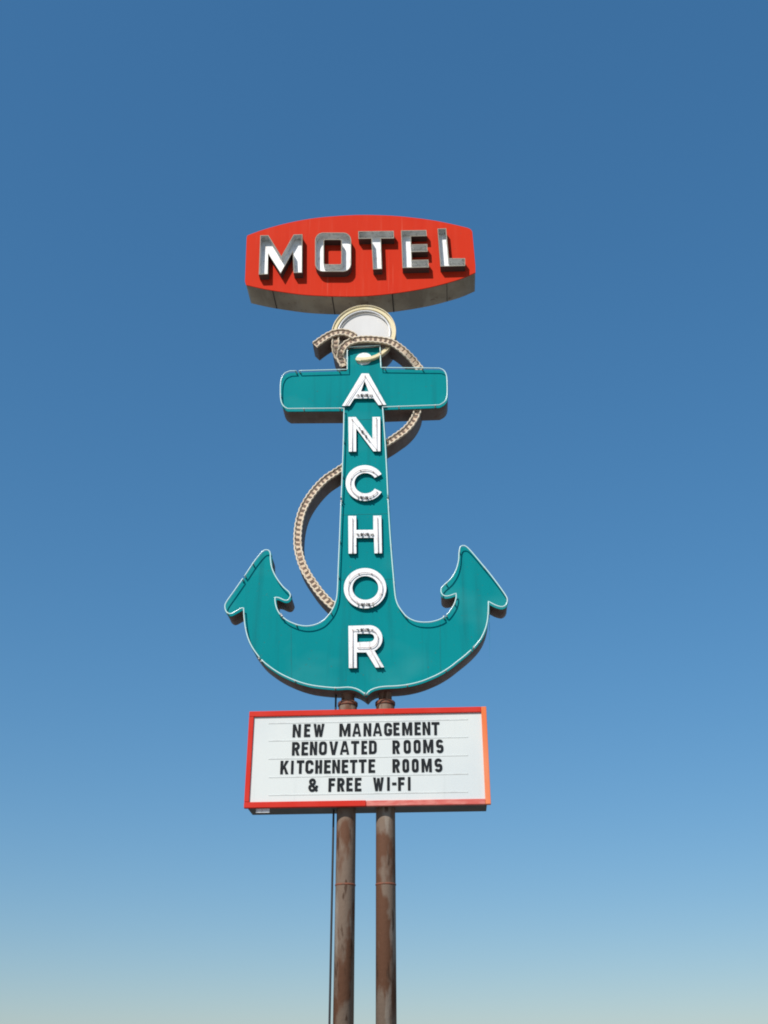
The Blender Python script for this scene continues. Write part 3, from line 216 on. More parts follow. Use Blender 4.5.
    'rope': [["tail",[[-0.8124,-0.11,11.4613],[-0.7868,-0.1116,11.4838],[-0.7612,-0.1133,11.5064],[-0.7342,-0.115,11.5289],[-0.7128,-0.1162,11.546],[-0.6907,-0.1174,11.5631],[-0.6677,-0.1187,11.5799],[-0.6436,-0.12,11.5961],[-0.6188,-0.1212,11.6125],[-0.5931,-0.1224,11.6289],[-0.5661,-0.1237,11.6437],[-0.5373,-0.125,11.6552],[-0.5059,-0.125,11.6645],[-0.4722,-0.125,11.6712],[-0.4383,-0.125,11.675],[-0.4061,-0.125,11.6753],[-0.3761,-0.1237,11.6728],[-0.3471,-0.1224,11.6668],[-0.3194,-0.1212,11.658],[-0.293,-0.12,11.6471],[-0.2685,-0.1187,11.6335],[-0.2457,-0.1175,11.617],[-0.2236,-0.1162,11.5993],[-0.2011,-0.115,11.5823]]],["strand",[[-0.502,-0.09,11.6253],[-0.5007,-0.09,11.5909],[-0.4995,-0.09,11.5566],[-0.4985,-0.09,11.5214],[-0.5003,-0.0804,11.4925],[-0.5024,-0.0705,11.4628],[-0.5013,-0.0601,11.4313],[-0.4986,-0.046,11.4102],[-0.4943,-0.0312,11.3881],[-0.4878,-0.0158,11.3657],[-0.4783,0.0,11.3437],[-0.464,0.0107,11.3182],[-0.4464,0.022,11.293],[-0.4275,0.0336,11.268],[-0.4092,0.045,11.2429]]],["upper",[[0.7795,0.045,11.0407],[0.7615,0.0418,11.0677],[0.7435,0.0385,11.0948],[0.724,0.035,11.1242],[0.7085,0.0247,11.1434],[0.6924,0.0137,11.1636],[0.6751,0.0022,11.1846],[0.656,-0.0098,11.2056],[0.6391,-0.0212,11.2218],[0.6207,-0.0332,11.2384],[0.6016,-0.0455,11.255],[0.5822,-0.0578,11.2711],[0.563,-0.0697,11.2863],[0.539,-0.0775,11.309],[0.5148,-0.0851,11.3309],[0.4904,-0.0925,11.3515],[0.4656,-0.0998,11.3707],[0.4404,-0.1012,11.3929],[0.4149,-0.1025,11.414],[0.3889,-0.1037,11.4332],[0.3621,-0.105,11.4501],[0.3354,-0.105,11.4651],[0.3086,-0.105,11.4777],[0.2798,-0.105,11.4886],[0.2472,-0.105,11.4987],[0.2167,-0.105,11.5063],[0.183,-0.105,11.5131],[0.1478,-0.105,11.5193],[0.1129,-0.105,11.5247],[0.0801,-0.105,11.5292],[0.0494,-0.105,11.533],[0.0196,-0.105,11.536],[-0.0094,-0.105,11.5382],[-0.0374,-0.105,11.5395],[-0.0645,-0.105,11.54],[-0.097,-0.1037,11.5404],[-0.1279,-0.1025,11.5395],[-0.1577,-0.1013,11.5371],[-0.1866,-0.1001,11.5326],[-0.2152,-0.0975,11.5273],[-0.2431,-0.095,11.5203],[-0.2695,-0.0925,11.5113],[-0.2938,-0.0901,11.5002],[-0.323,-0.0834,11.4848],[-0.3487,-0.0767,11.4659],[-0.371,-0.0702,11.4438],[-0.3905,-0.0603,11.4208],[-0.4065,-0.0501,11.3948],[-0.4183,-0.0402,11.3673],[-0.4274,-0.0212,11.3467],[-0.4323,-0.0017,11.3249],[-0.4306,0.02,11.3002],[-0.4216,0.0256,11.2692],[-0.4078,0.0319,11.2357],[-0.3922,0.0385,11.2012],[-0.3776,0.045,11.1673]]],["middle",[[0.7408,0.045,10.4657],[0.737,0.045,10.4299],[0.7331,0.045,10.3942],[0.7286,0.045,10.3602],[0.7241,0.045,10.3296],[0.719,0.045,10.3006],[0.7109,0.045,10.2696],[0.7021,0.045,10.2436],[0.6914,0.045,10.216],[0.6794,0.045,10.1882],[0.6666,0.045,10.1615],[0.6533,0.045,10.1362],[0.6392,0.045,10.1117],[0.6237,0.045,10.0876],[0.6065,0.045,10.0633],[0.5871,0.045,10.0382],[0.5658,0.045,10.0128],[0.5433,0.045,9.988],[0.5206,0.045,9.965],[0.4972,0.045,9.9441],[0.473,0.045,9.9247],[0.4487,0.045,9.9062],[0.425,0.045,9.8881],[0.4028,0.045,9.8706],[0.3813,0.045,9.8537],[0.3593,0.045,9.8371],[0.3358,0.045,9.8199],[0.3093,0.045,9.8017],[0.2809,0.045,9.7829],[0.2527,0.045,9.7645],[0.2264,0.045,9.7476],[0.2031,0.045,9.7328],[0.1814,0.045,9.7194],[0.1605,0.045,9.7065],[0.1392,0.045,9.6934]]],["lower",[[-0.3219,0.045,9.417],[-0.345,0.045,9.4002],[-0.3683,0.045,9.3833],[-0.3912,0.045,9.3666],[-0.4132,0.045,9.3506],[-0.4334,0.045,9.3358],[-0.4525,0.045,9.3218],[-0.4718,0.045,9.3076],[-0.4928,0.045,9.2922],[-0.5165,0.045,9.2755],[-0.5419,0.045,9.258],[-0.5676,0.045,9.2395],[-0.592,0.045,9.2199],[-0.6146,0.045,9.1994],[-0.6362,0.045,9.1779],[-0.6575,0.045,9.1552],[-0.6789,0.045,9.131],[-0.6963,0.045,9.1103],[-0.7139,0.045,9.0883],[-0.7313,0.045,9.0657],[-0.7483,0.045,9.0426],[-0.7647,0.045,9.0197],[-0.7804,0.045,8.9971],[-0.7956,0.045,8.9743],[-0.8103,0.045,8.9513],[-0.8246,0.045,8.9279],[-0.8384,0.045,8.9039],[-0.852,0.045,8.8792],[-0.8652,0.045,8.8541],[-0.8779,0.045,8.8285],[-0.89,0.045,8.8023],[-0.9012,0.045,8.7756],[-0.9117,0.045,8.748],[-0.9215,0.045,8.7198],[-0.9305,0.045,8.691],[-0.9387,0.045,8.6621],[-0.9461,0.045,8.6333],[-0.9526,0.045,8.6044],[-0.9582,0.045,8.5752],[-0.963,0.045,8.546],[-0.9671,0.045,8.517],[-0.9707,0.045,8.4884],[-0.9737,0.045,8.4607],[-0.9761,0.045,8.4336],[-0.9778,0.045,8.4066],[-0.9791,0.045,8.3791],[-0.9799,0.045,8.3505],[-0.9804,0.045,8.3202],[-0.9805,0.045,8.2887],[-0.9801,0.045,8.2568],[-0.979,0.045,8.2252],[-0.9771,0.045,8.1949],[-0.9748,0.045,8.1667],[-0.972,0.045,8.1403],[-0.9683,0.045,8.114],[-0.9634,0.045,8.0863],[-0.9569,0.045,8.0555],[-0.9483,0.045,8.0204],[-0.9381,0.045,7.982],[-0.9267,0.045,7.9424],[-0.9145,0.045,7.9036],[-0.9019,0.045,7.8677],[-0.8889,0.045,7.8351],[-0.8752,0.045,7.8043],[-0.861,0.045,7.7748],[-0.8461,0.045,7.7461],[-0.8309,0.045,7.7177],[-0.815,0.045,7.6898],[-0.7984,0.045,7.6627],[-0.7815,0.045,7.6362],[-0.7643,0.045,7.6099],[-0.7473,0.045,7.5837],[-0.7305,0.045,7.5574],[-0.7136,0.045,7.5313],[-0.6967,0.045,7.5054],[-0.6795,0.045,7.48],[-0.6619,0.045,7.4553],[-0.644,0.045,7.4313],[-0.6258,0.045,7.4079],[-0.6074,0.045,7.385],[-0.5886,0.045,7.3627],[-0.5694,0.045,7.3409],[-0.5498,0.045,7.3196],[-0.5296,0.045,7.2988],[-0.5091,0.045,7.2785],[-0.4887,0.045,7.259],[-0.4685,0.045,7.2403],[-0.4487,0.045,7.2229],[-0.4289,0.045,7.2065],[-0.4093,0.045,7.1907],[-0.3897,0.045,7.1752],[-0.37,0.045,7.1593]]]],
    'ring': [-0.0733,11.7365,0.4935],
    'rows': [[0.1656,[["N",-0.9391,0.1032,5.4344],["E",-0.7939,0.0789,5.4339],["W",-0.6756,0.1385,5.4334],["M",-0.3455,0.1407,5.4321],["A",-0.1808,0.1101,5.4316],["N",-0.0403,0.0974,5.4311],["A",0.0798,0.1149,5.4306],["G",0.22,0.0997,5.4301],["E",0.3373,0.0781,5.4297],["M",0.4469,0.1271,5.4292],["E",0.603,0.078,5.4287],["N",0.7037,0.098,5.4283],["T",0.8168,0.1004,5.4278]]],[0.1693,[["R",-0.9379,0.0973,5.2023],["E",-0.8179,0.0833,5.202],["N",-0.7131,0.0908,5.2018],["O",-0.5984,0.0983,5.2016],["V",-0.4699,0.1095,5.2013],["A",-0.334,0.1169,5.201],["T",-0.1945,0.1005,5.2008],["E",-0.0651,0.0715,5.2005],["D",0.0302,0.0965,5.2003],["R",0.3246,0.0925,5.1997],["O",0.4646,0.0887,5.1995],["O",0.5883,0.0873,5.1992],["M",0.7068,0.1271,5.1989],["S",0.8688,0.0921,5.1986]]],[0.1667,[["K",-1.0757,0.1042,4.9702],["I",-0.9414,0.0314,4.9698],["T",-0.8713,0.0927,4.9695],["C",-0.7623,0.1001,4.9691],["H",-0.6385,0.085,4.9686],["E",-0.5285,0.0825,4.9682],["N",-0.4261,0.0961,4.9678],["E",-0.3075,0.0811,4.9674],["T",-0.2066,0.0922,4.967],["T",-0.0957,0.0971,4.9666],["E",0.025,0.0821,4.9662],["R",0.3231,0.0918,4.9651],["O",0.4459,0.083,4.9647],["O",0.5624,0.0842,4.9643],["M",0.6824,0.1273,4.9638],["S",0.8432,0.0963,4.9632]]],[0.165,[["&",-0.7215,0.1241,4.7442],["F",-0.4685,0.0818,4.7435],["R",-0.3595,0.0903,4.7431],["E",-0.2469,0.0779,4.7428],["E",-0.1431,0.0815,4.7425],["W",0.0828,0.1319,4.7417],["I",0.2553,0.032,4.7413],["-",0.3169,0.0529,4.7411],["F",0.3907,0.0811,4.7408],["I",0.5112,0.0319,4.7405]]]],
    'tracks': [[[-1.2524,5.6258],[1.2798,5.6136]],[[-1.2415,5.4004],[1.2709,5.3867]],[[-1.2302,5.1683],[1.262,5.1584]],[[-1.2188,4.9363],[1.2531,4.93]],[[-1.2081,4.7154],[1.2445,4.71]]],
    'breaks': [[-1.0375,11.0321],[-0.3714,8.8282],[-1.1399,7.0706],[-1.6804,7.6459],[-1.3835,6.467],[-0.0074,5.9511],[1.3803,6.5427],[1.038,7.0054],[0.2936,8.7727],[0.1819,11.2502]],
    'seams': [[-1.0158,6.936,-0.9817,6.2258],[0.9634,6.954,0.9511,6.2548],[-0.3831,8.5903,0.2894,8.5893],[-0.3976,7.5947,0.3527,7.5872],[-0.3492,10.1658,0.2184,10.1597]],
}

# ------------------------------------------------------------------ ground
bm = bmesh.new()
vsq = [bm.verts.new(v) for v in ((-4000, -4000, 0), (4000, -4000, 0), (4000, 4000, 0), (-4000, 4000, 0))]
bm.faces.new(vsq)
g = part('ground', bm_mesh(bm), GROUND, None); tag(g, 'pale gravel ground around the sign posts', 'ground', kind='structure')

# ------------------------------------------------------------------ posts and conduit
POST_GROUP = 'pipe posts carrying the sign'
def post(x, label):
    t = thing('sign_post', (x, .2, 0), label, 'post', POST_GROUP)
    part('lower_pipe', lathe(x, .2, [(.119, 0), (.119, 5.905), (.112, 5.925)]), PIPE, t)
    part('collar', lathe(x, .2, [(.127, 5.885), (.130, 5.893), (.130, 5.925), (.122, 5.936), (.09, 5.938)]), COLLAR, t)
    part('upper_pipe', lathe(x, .2, [(.086, 5.92), (.086, 6.45)]), PIPE, t)
    for zw in (3.66, 1.85):
        part('weld_band', lathe(x, .2, [(.119, zw), (.1245, zw+.006), (.1245, zw+.018), (.119, zw+.024)]), COLLAR, t)
    bm = bmesh.new(); add_box(bm, x-.28, x+.28, -.08, .48, .0, .03, 0, .004)
    part('base_plate', bm_mesh(bm), COLLAR, t)
post(-.262, 'round rusty pipe post nearest the thin dark conduit, between anchor tip and letter board')
post(.224, 'round rusty pipe post right of the anchor tip, farther from the thin conduit')
c = tube([(-.42, .2, 0), (-.42, .2, 6.15)], .013); cd = part('conduit', c, CONDUIT, None)
tag(cd, 'thin dark vertical conduit beside the rusty post under the teal anchor', 'conduit')

# ------------------------------------------------------------------ letter board
B = thing('letter_board', (0, .2, 4.55), 'white changeable letter board in a red frame with four lines of black letters', 'sign')
X0, X1, Z0, Z1 = -1.503, 1.516, 4.556, 5.775
part('cabinet', box(X0+.03, X1-.045, .03, .43, Z0+.012, Z1-.012, .006), BOX, B)
part('panel', box(X0+.05, X1-.05, -.004, .028, Z0+.05, Z1-.05, .001), PLEX, B)
part('frame_rail', box(X0, X1-.0675, -.03, .03, Z1-.070, Z1, .006), RAIL, B)
part('frame_rail', box(X0, X0+.062, -.03, .03, Z0+.072, Z1-.0715, .006), RAIL, B)
part('frame_rail', box(X0, -.002, -.03, .03, Z0, Z0+.0705, .006), RAIL, B)
part('frame_rail', box(.002, X1-.0675, -.028, .03, Z0, Z0+.066, .006), FADED, B, 'weathered faded red frame rail')
part('frame_rail', box(X1-.066, X1, -.031, .031, Z0, Z1, .006), ORANGE, B, 'faded orange frame rail at the right edge')
part('mounting_plate', box(-1.36, -1.19, .02, .027, Z0-.05, Z0+.0105, .002), PALE, B, 'pale bare metal plate')
for a, b in D['tracks']:
    zm = (a[1]+b[1])/2
    part('letter_track', box(a[0], b[0], -.0075, -.0045, zm-.007, zm+.007, .0005), TRACK, B)

def arc(cx, cz, rx, rz, a0, a1, n=8):
    return [(cx+rx*math.cos(R(a0+(a1-a0)*i/n)), cz+rz*math.sin(R(a0+(a1-a0)*i/n))) for i in range(n+1)]
def rrect(x0, z0, x1, z1, r_, n=6):
    return (arc(x1-r_, z1-r_, r_, r_, 90, 0, n)+arc(x1-r_, z0+r_, r_, r_, 0, -90, n)
            + arc(x0+r_, z0+r_, r_, r_, -90, -180, n)+arc(x0+r_, z1-r_, r_, r_, 180, 90, n))
def glyph(g, W, H, s):
    """condensed bold sign letters: loops in a W x H cell, stem s, arm t"""
    t = s*.92
    if g == 'I': return [[(0, 0), (W, 0), (W, H), (0, H)]]
    if g == '-': return [[(0, H*.42), (W, H*.42), (W, H*.42+t), (0, H*.42+t)]]
    if g in 'EF':
        m0, m1 = H/2-t/2+.004, H/2+t/2+.004
        if g == 'E': return [[(0, 0), (W, 0), (W, t), (s, t), (s, m0), (W*.9, m0), (W*.9, m1), (s, m1), (s, H-t), (W, H-t), (W, H), (0, H)]]
        return [[(0, 0), (s, 0), (s, m0), (W*.9, m0), (W*.9, m1), (s, m1), (s, H-t), (W, H-t), (W, H), (0, H)]]
    if g == 'H':
        m0, m1 = H/2-t/2, H/2+t/2
        return [[(0, 0), (s, 0), (s, m0), (W-s, m0), (W-s, 0), (W, 0), (W, H), (W-s, H), (W-s, m1), (s, m1), (s, H), (0, H)]]
    if g == 'N':
        return [[(0, 0), (s*.95, 0), (s*.95, H*.62), (W-s*1.05, 0), (W, 0), (W, H), (W-s*.95, H), (W-s*.95, H*.40), (s*1.05, H), (0, H)]]
    if g == 'M':
        return [[(0, 0), (s, 0), (s, H*.62), (W/2-s*.32, H*.04), (W/2+s*.32, H*.04), (W-s, H*.62), (W-s, 0), (W, 0), (W, H), (W-s*1.15, H), (W/2, H*.42), (s*1.15, H), (0, H)]]
    if g == 'W':
        return [[(W*.20, 0), (W*.20+s*.95, 0), (W/2, H*.55), (W*.80-s*.95, 0), (W*.80, 0), (W, H), (W-s*.98, H), (W*.77-s*.25, H*.38), (W/2+s*.45, H*.95), (W/2-s*.45, H*.95), (W*.23+s*.25, H*.38), (s*.98, H), (0, H)]]
    if g == 'A':
        return [[(0, 0), (s*1.0, 0), (W*.5-(W*.5-s*.5)*.74, H*.19), (W*.5+(W*.5-s*.5)*.74, H*.19), (W-s*1.0, 0), (W, 0), (W*.5+s*.62, H), (W*.5-s*.62, H)],
                [(W*.5-W*.17, H*.36), (W*.5, H*.76), (W*.5+W*.17, H*.36)]]
    if g == 'V':
        return [[(W*.5-s*.58, 0), (W*.5+s*.58, 0), (W, H), (W-s*1.02, H), (W*.5, H*.30), (s*1.02, H), (0, H)]]
    if g == 'T':
        return [[(W/2-s*.5, 0), (W/2+s*.5, 0), (W/2+s*.5, H-t), (W, H-t), (W, H), (0, H), (0, H-t), (W/2-s*.5, H-t)]]
    if g == 'K':
        return [[(0, 0), (s, 0), (s, H*.30), (s+W*.10, H*.43), (W-s*1.15, 0), (W, 0), (W*.60, H*.60), (W*.97, H), (W-s*1.2, H), (s, H*.54), (s, H), (0, H)]]
    if g == 'O': return [rrect(0, 0, W, H, W*.42), rrect(s*.95, t, W-s*.95, H-t, W*.22)]
    if g == 'D':
        return [[(0, 0)]+[(0, H)]+arc(W*.55, H-W*.45, W*.45, W*.45, 90, 0)+arc(W*.55, W*.45, W*.45, W*.45, 0, -90),
                [(s, t), (s, H-t)]+arc(W*.58, H-t-W*.2, W*.42-s, W*.2, 90, 0)+arc(W*.58, t+W*.2, W*.42-s, W*.2, 0, -90)]
    if g == 'R':
        b0 = H*.40; rz = (H-b0)/2
        return [[(0, 0), (s, 0), (s, b0), (W*.40, b0), (W-s*1.12, 0), (W, 0), (W*.74, b0+.004)]+arc(W-rz*.8, b0+rz, rz*.8, rz*.98, -62, 90, 10)+[(0, H)],
                [(s, b0+t*.95), (s, H-t)]+arc(W-s-rz*.42, H-t-(H-t-b0-t*.95)/2, rz*.42, (H-t-b0-t*.95)/2, 90, -90, 8)]
    if g in 'CG':
        o = arc(W-W*.42, H-W*.42, W*.42, W*.42, 0, 90)+arc(W*.42, H-W*.42, W*.42, W*.42, 90, 180)+arc(W*.42, W*.42, W*.42, W*.42, 180, 270)+arc(W-W*.42, W*.42, W*.42, W*.42, 270, 360)
        q = W*.22; x0, x1 = s, W-s
        i = arc(x0+q, t+q, q, q, 270, 180)+arc(x0+q, H-t-q, q, q, 180, 90)+arc(x1-q, H-t-q, q, q, 90, 0)
        if g == 'C':
            return [[(W, H*.66)]+o+[(W, H*.34), (W-s, H*.34)]+arc(x1-q, t+q, q, q, 0, -90)+i+[(W-s, H*.66)]]
        return [[(W, H*.68)]+o[:-1]+[(W, W*.3), (W, H*.53), (W*.5, H*.53), (W*.5, H*.53-t), (W-s, H*.53-t)]+arc(x1-q, t+q, q, q, 0, -90)+i+[(W-s, H*.68)]]
    if g == 'S':
        c = [(W-s*.5, H*.70)]+arc(W/2, H-t*.5-W*.30, W/2-s*.5, W*.30, 15, 180, 10)+arc(W/2, H*.5+W*.14, W/2-s*.5, W*.20, 195, 250, 5)+arc(W/2, H*.5-W*.14, W/2-s*.5, W*.20, 65, 0, 5)+arc(W/2, t*.5+W*.30, W/2-s*.5, W*.30, 0, -165, 10)
        return [stroke(c[1:], s*.98)]
    if g == '&':
        c = [(W-s*.35, t*.25), (W*.22, H*.70)]+arc(W*.44, H-t*.5-W*.22, W*.22, W*.22, 180, 0, 10)+[(W*.60, H*.60), (W*.22, H*.42)]+arc(W*.42, t*.5+W*.28, W*.40-s*.5, W*.28, 150, 290, 10)+[(W*.80, H*.22), (W-s*.4, H*.46)]
        return [stroke(c, s*.92)]
def stroke(c, wd):
    L_, R_ = [], []
    for i in range(len(c)):
        a = Vector(c[max(i-1, 0)]); b = Vector(c[min(i+1, len(c)-1)]); d = (b-a).normalized(); nn = Vector((-d.y, d.x))*wd/2
        L_.append(tuple(Vector(c[i])+nn)); R_.append(tuple(Vector(c[i])-nn))
    return L_+R_[::-1]
for H, ls in D['rows']:
    for g_, x, W, z in ls:
        dz, tilt = random.uniform(-.002, .002), random.uniform(-.008, .008)
        lo = [[(x+u-(v)*tilt, z+v+dz+u*tilt) for u, v in lp] for lp in glyph(g_, W, H, .0340)]
        if g_ in '&S':                                     # a self-crossing stroke: build it as a swept bar
            cl = lo[0]; n = len(cl)//2
            bm = bmesh.new(); V = []
            for i in range(n):
                p, q = cl[i], cl[-1-i]; k = -.012 - .0004*i/n
                V.append([bm.verts.new((p[0], k, p[1])), bm.verts.new((q[0], k, q[1])), bm.verts.new((q[0], -.007, q[1])), bm.verts.new((p[0], -.007, p[1]))])
            for a, b in zip(V, V[1:]):
                for j in range(4): bm.faces.new((a[j], a[(j+1) % 4], b[(j+1) % 4], b[j]))
            bm.faces.new(V[0]); bm.faces.new(V[-1][::-1])
            me = bm_mesh(bm)
        else:
            me = plate(lo, -.012, -.007)
        part('letter', me, INK, B)

# ------------------------------------------------------------------ anchor
A = thing('anchor_sign', (0, .2, 5.87), 'tall teal anchor with white letters ANCHOR down its shank and a cream ring', 'sign')
LINE = D['anchor_line']
OUT = offset(LINE, .013)
part('cabinet', plate([offset(LINE, .004)], .014, .345, .004), RUSTTIN, A)
bm = bmesh.new(); fm = plate([OUT], 0, .014, .003); bm.from_mesh(fm)
def seam(x0, z0, x1, z1, wd=.0022):
    d = (Vector((x1, z1))-Vector((x0, z0))).normalized(); n_ = Vector((-d.y, d.x))*wd
    a, b = Vector((x0, z0)), Vector((x1, z1))
    q = [a+n_, a-n_, b-n_, b+n_]; v = [bm.verts.new((p.x, -.0026, p.y)) for p in q]; u = [bm.verts.new((p.x, .002, p.y)) for p in q]
    f = bm.faces.new(v); f.material_index = 1
    for i in range(4): f = bm.faces.new((v[i], u[i], u[(i+1) % 4], v[(i+1) % 4])); f.material_index = 1
for s_ in D['seams']: seam(*s_)
bmesh.ops.recalc_face_normals(bm, faces=bm.faces[:])
face = part('face', bm_mesh(bm), [TEAL, TEALSIDE], A)

# border neon: broken into tubes, each with its ends bent back to the face
def run(i0, i1):
    n = len(LINE); k = []; i = i0
    while i != i1: k.append(LINE[i % n]); i = (i+1) % n
    return k
TY = -.060
breaks = sorted(min(range(len(LINE)), key=lambda i: (LINE[i][0]-b[0])**2+(LINE[i][1]-b[1])**2) for b in D['breaks'])
for a, b in zip(breaks, breaks[1:]+breaks[:1]):
    n = len(LINE); k = [Vector(LINE[i % n]) for i in range(a, (b if b > a else b+n)+1)]
    k[0] = k[0] + (k[1]-k[0]).normalized()*min(.026, (k[1]-k[0]).length*.8); k[-1] = k[-1] + (k[-2]-k[-1]).normalized()*min(.026, (k[-2]-k[-1]).length*.8)
    pts = [(k[0][0], -.004, k[0][1]), (k[0][0], TY+.010, k[0][1])]+[(x, TY, z) for x, z in k]+[(k[-1][0], TY+.010, k[-1][1]), (k[-1][0], -.004, k[-1][1])]
    t = part('neon_tube', tube(pts, .0082), GLASS, A)
    acc = 0
    for (xa, za), (xb, zb) in zip(k[1:], k[2:-2]):
        acc += math.hypot(xb-xa, zb-za)
        if acc > .52:
            acc = 0
            part('tube_support', tube([(xb, -.002, zb), (xb, -.0665, zb)], .0105, res=1), BUTT, t)
    for e in (0, -1):
        ex, ez = k[e]
        part('electrode', tube([(ex, -.004, ez), (ex+random.uniform(-.012, .012), -random.uniform(.036, .085), ez+random.uniform(-.01, .02))], .012, res=2), BUTT, t)

for g_, loops, tubes, els in D['anchor_letters']:
    L = part('letter', plate(loops, -.046, -.0005, .0), TEALSIDE, A)
    fl = part('letter_face', plate(loops, -.050, -.0462, .001), WHITE, L)
    for t in tubes:
        part('neon_tube', tube([(t[0][0], -.052, t[0][1])]+[(x, -.070, z) for x, z in t]+[(t[-1][0], -.052, t[-1][1])], .0056), PINKGLASS, L)
    for t in tubes:                                       # clips that hold the glass off the letter
        acc = .10
        for (xa, za), (xb, zb) in zip(t, t[1:]):
            ln = math.hypot(xb-xa, zb-za); acc += ln
            if acc > .17:
                acc = 0
                part('tube_clip', tube([(xb, -.0495, zb), (xb, -.074, zb)], .0095, res=1), CLIP, L)
    (xa, za), (xb, zb) = els                              # loose leads between the electrodes
    part('wire', tube([(xa, -.054, za), ((xa*2+xb)/3, -.066, (za*2+zb)/3+.022), ((xa+xb)/2, -.060, (za+zb)/2-.008), ((xa+xb*2)/3, -.066, (za+zb*2)/3+.020), (xb, -.054, zb)], .0055, res=1), DARK, L)
    dx, dz = (xb-xa)*.55, (zb-za)*.55
    for sx, sz, q in ((-dx, -dz+.004, -1), (xb-xa+dx, zb-za+dz-.004, 1)):
        part('tube_end', tube([(xa+sx, -.0495, za+sz), (xa+sx, -.076, za+sz), (xa+sx+q*dx*.4, -.078, za+sz+q*dz*.4)], .0085, res=1), BUTT, L)
    for x, z in els:
        part('electrode', tube([(x, -.05, z), (x, -.085, z)], .0155, res=2), DARK, L)
        
# ring: white disc, cream band, two neon rings
cx, cz, rr_ = D['ring']; rz = rr_*1.06; cz = cz+rr_-rz
def ringpt(a, r_): return (cx+(rr_+r_)*math.cos(R(a)), cz+(rz+r_)*math.sin(R(a)))
RING = part('ring', plate([[ringpt(a, -.004) for a in range(0, 360, 4)]], .0165, .33, .004), RUSTTIN, A)
part('disc_face', plate([[ringpt(a, -.002) for a in range(0, 360, 4)]], .006, .016, .002), DISC, RING)
A0, A1 = 186, -101
n = 96; aa = [A0+(A1-A0)*i/n for i in range(n+1)]
o = [ringpt(a, 0) for a in aa]; inn = [ringpt(a, -.066) for a in aa]
e = o[-1]; f_ = inn[-1]; mid = Vector(((e[0]+f_[0])/2, (e[1]+f_[1])/2)); dv = Vector(f_)-Vector(e)
tang = Vector((dv.y, -dv.x)).normalized()
if tang.dot(Vector(aa and (o[-1][0]-o[-4][0], o[-1][1]-o[-4][1]))) < 0: tang = -tang
cap = [tuple(mid - dv*.5*math.cos(R(t)) + tang*.036*math.sin(R(t))) for t in range(20, 180, 20)]
part('ring_band', plate([o+cap+inn[::-1]], -.046, -.004, .004), CREAM, RING)
for k, (dr, yy, q) in enumerate(((-.006, -.060, .0085), (-.094, -.036, .0115))):
    part('neon_tube', tube([(*ringpt(a, dr)[:1], yy, ringpt(a, dr)[1]) for a in aa[2:-2 if k == 0 else -30]], q), CREAMGLASS if k == 0 else WHITEGLASS, RING)
ex, ez = (-.072, 11.252)
part('eye_plate', plate([[(ex+.122*math.cos(R(a)), ez+.112*math.sin(R(a))) for a in range(0, 360, 10)]], -.0035, .002), WHITE, A)

# ------------------------------------------------------------------ rope
RP = thing('rope_sign', (.4, .2, 9.0), 'cream and brown rope winding around the teal anchor from its ring to its arm', 'sign')
def sweep(c, hw, y0, y1, bm, mi=0):
    prev = None; first = None
    for i in range(len(c)):
        a = c[max(i-1, 0)]; b = c[min(i+1, len(c)-1)]
        d = Vector((b[0]-a[0], b[2]-a[2])).normalized(); nn = Vector((-d.y, d.x))*hw; x, y, z = c[i]
        vs_ = [bm.verts.new(p) for p in ((x+nn.x, y+y0, z+nn.y), (x-nn.x, y+y0, z-nn.y), (x-nn.x, y+y1, z-nn.y), (x+nn.x, y+y1, z+nn.y))]
        if prev:
            for j in range(4): f = bm.faces.new((prev[j], prev[(j+1) % 4], vs_[(j+1) % 4], vs_[j])); f.material_index = mi
        else: first = vs_
        prev = vs_
    for q in (first[::-1], prev): f = bm.faces.new(q); f.material_index = mi
def resample(c, step):
    out = [c[0]]; acc = 0; cum = [0]
    for a, b in zip(c, c[1:]): cum.append(cum[-1]+(Vector(b)-Vector(a)).length)
    n_ = max(2, int(cum[-1]/step)); j = 0
    for k in range(1, n_+1):
        s_ = cum[-1]*k/n_
        while j < len(c)-2 and cum[j+1] < s_: j += 1
        t = (s_-cum[j])/max(cum[j+1]-cum[j], 1e-9)
        out.append(tuple(Vector(c[j]).lerp(Vector(c[j+1]), t)))
    return out
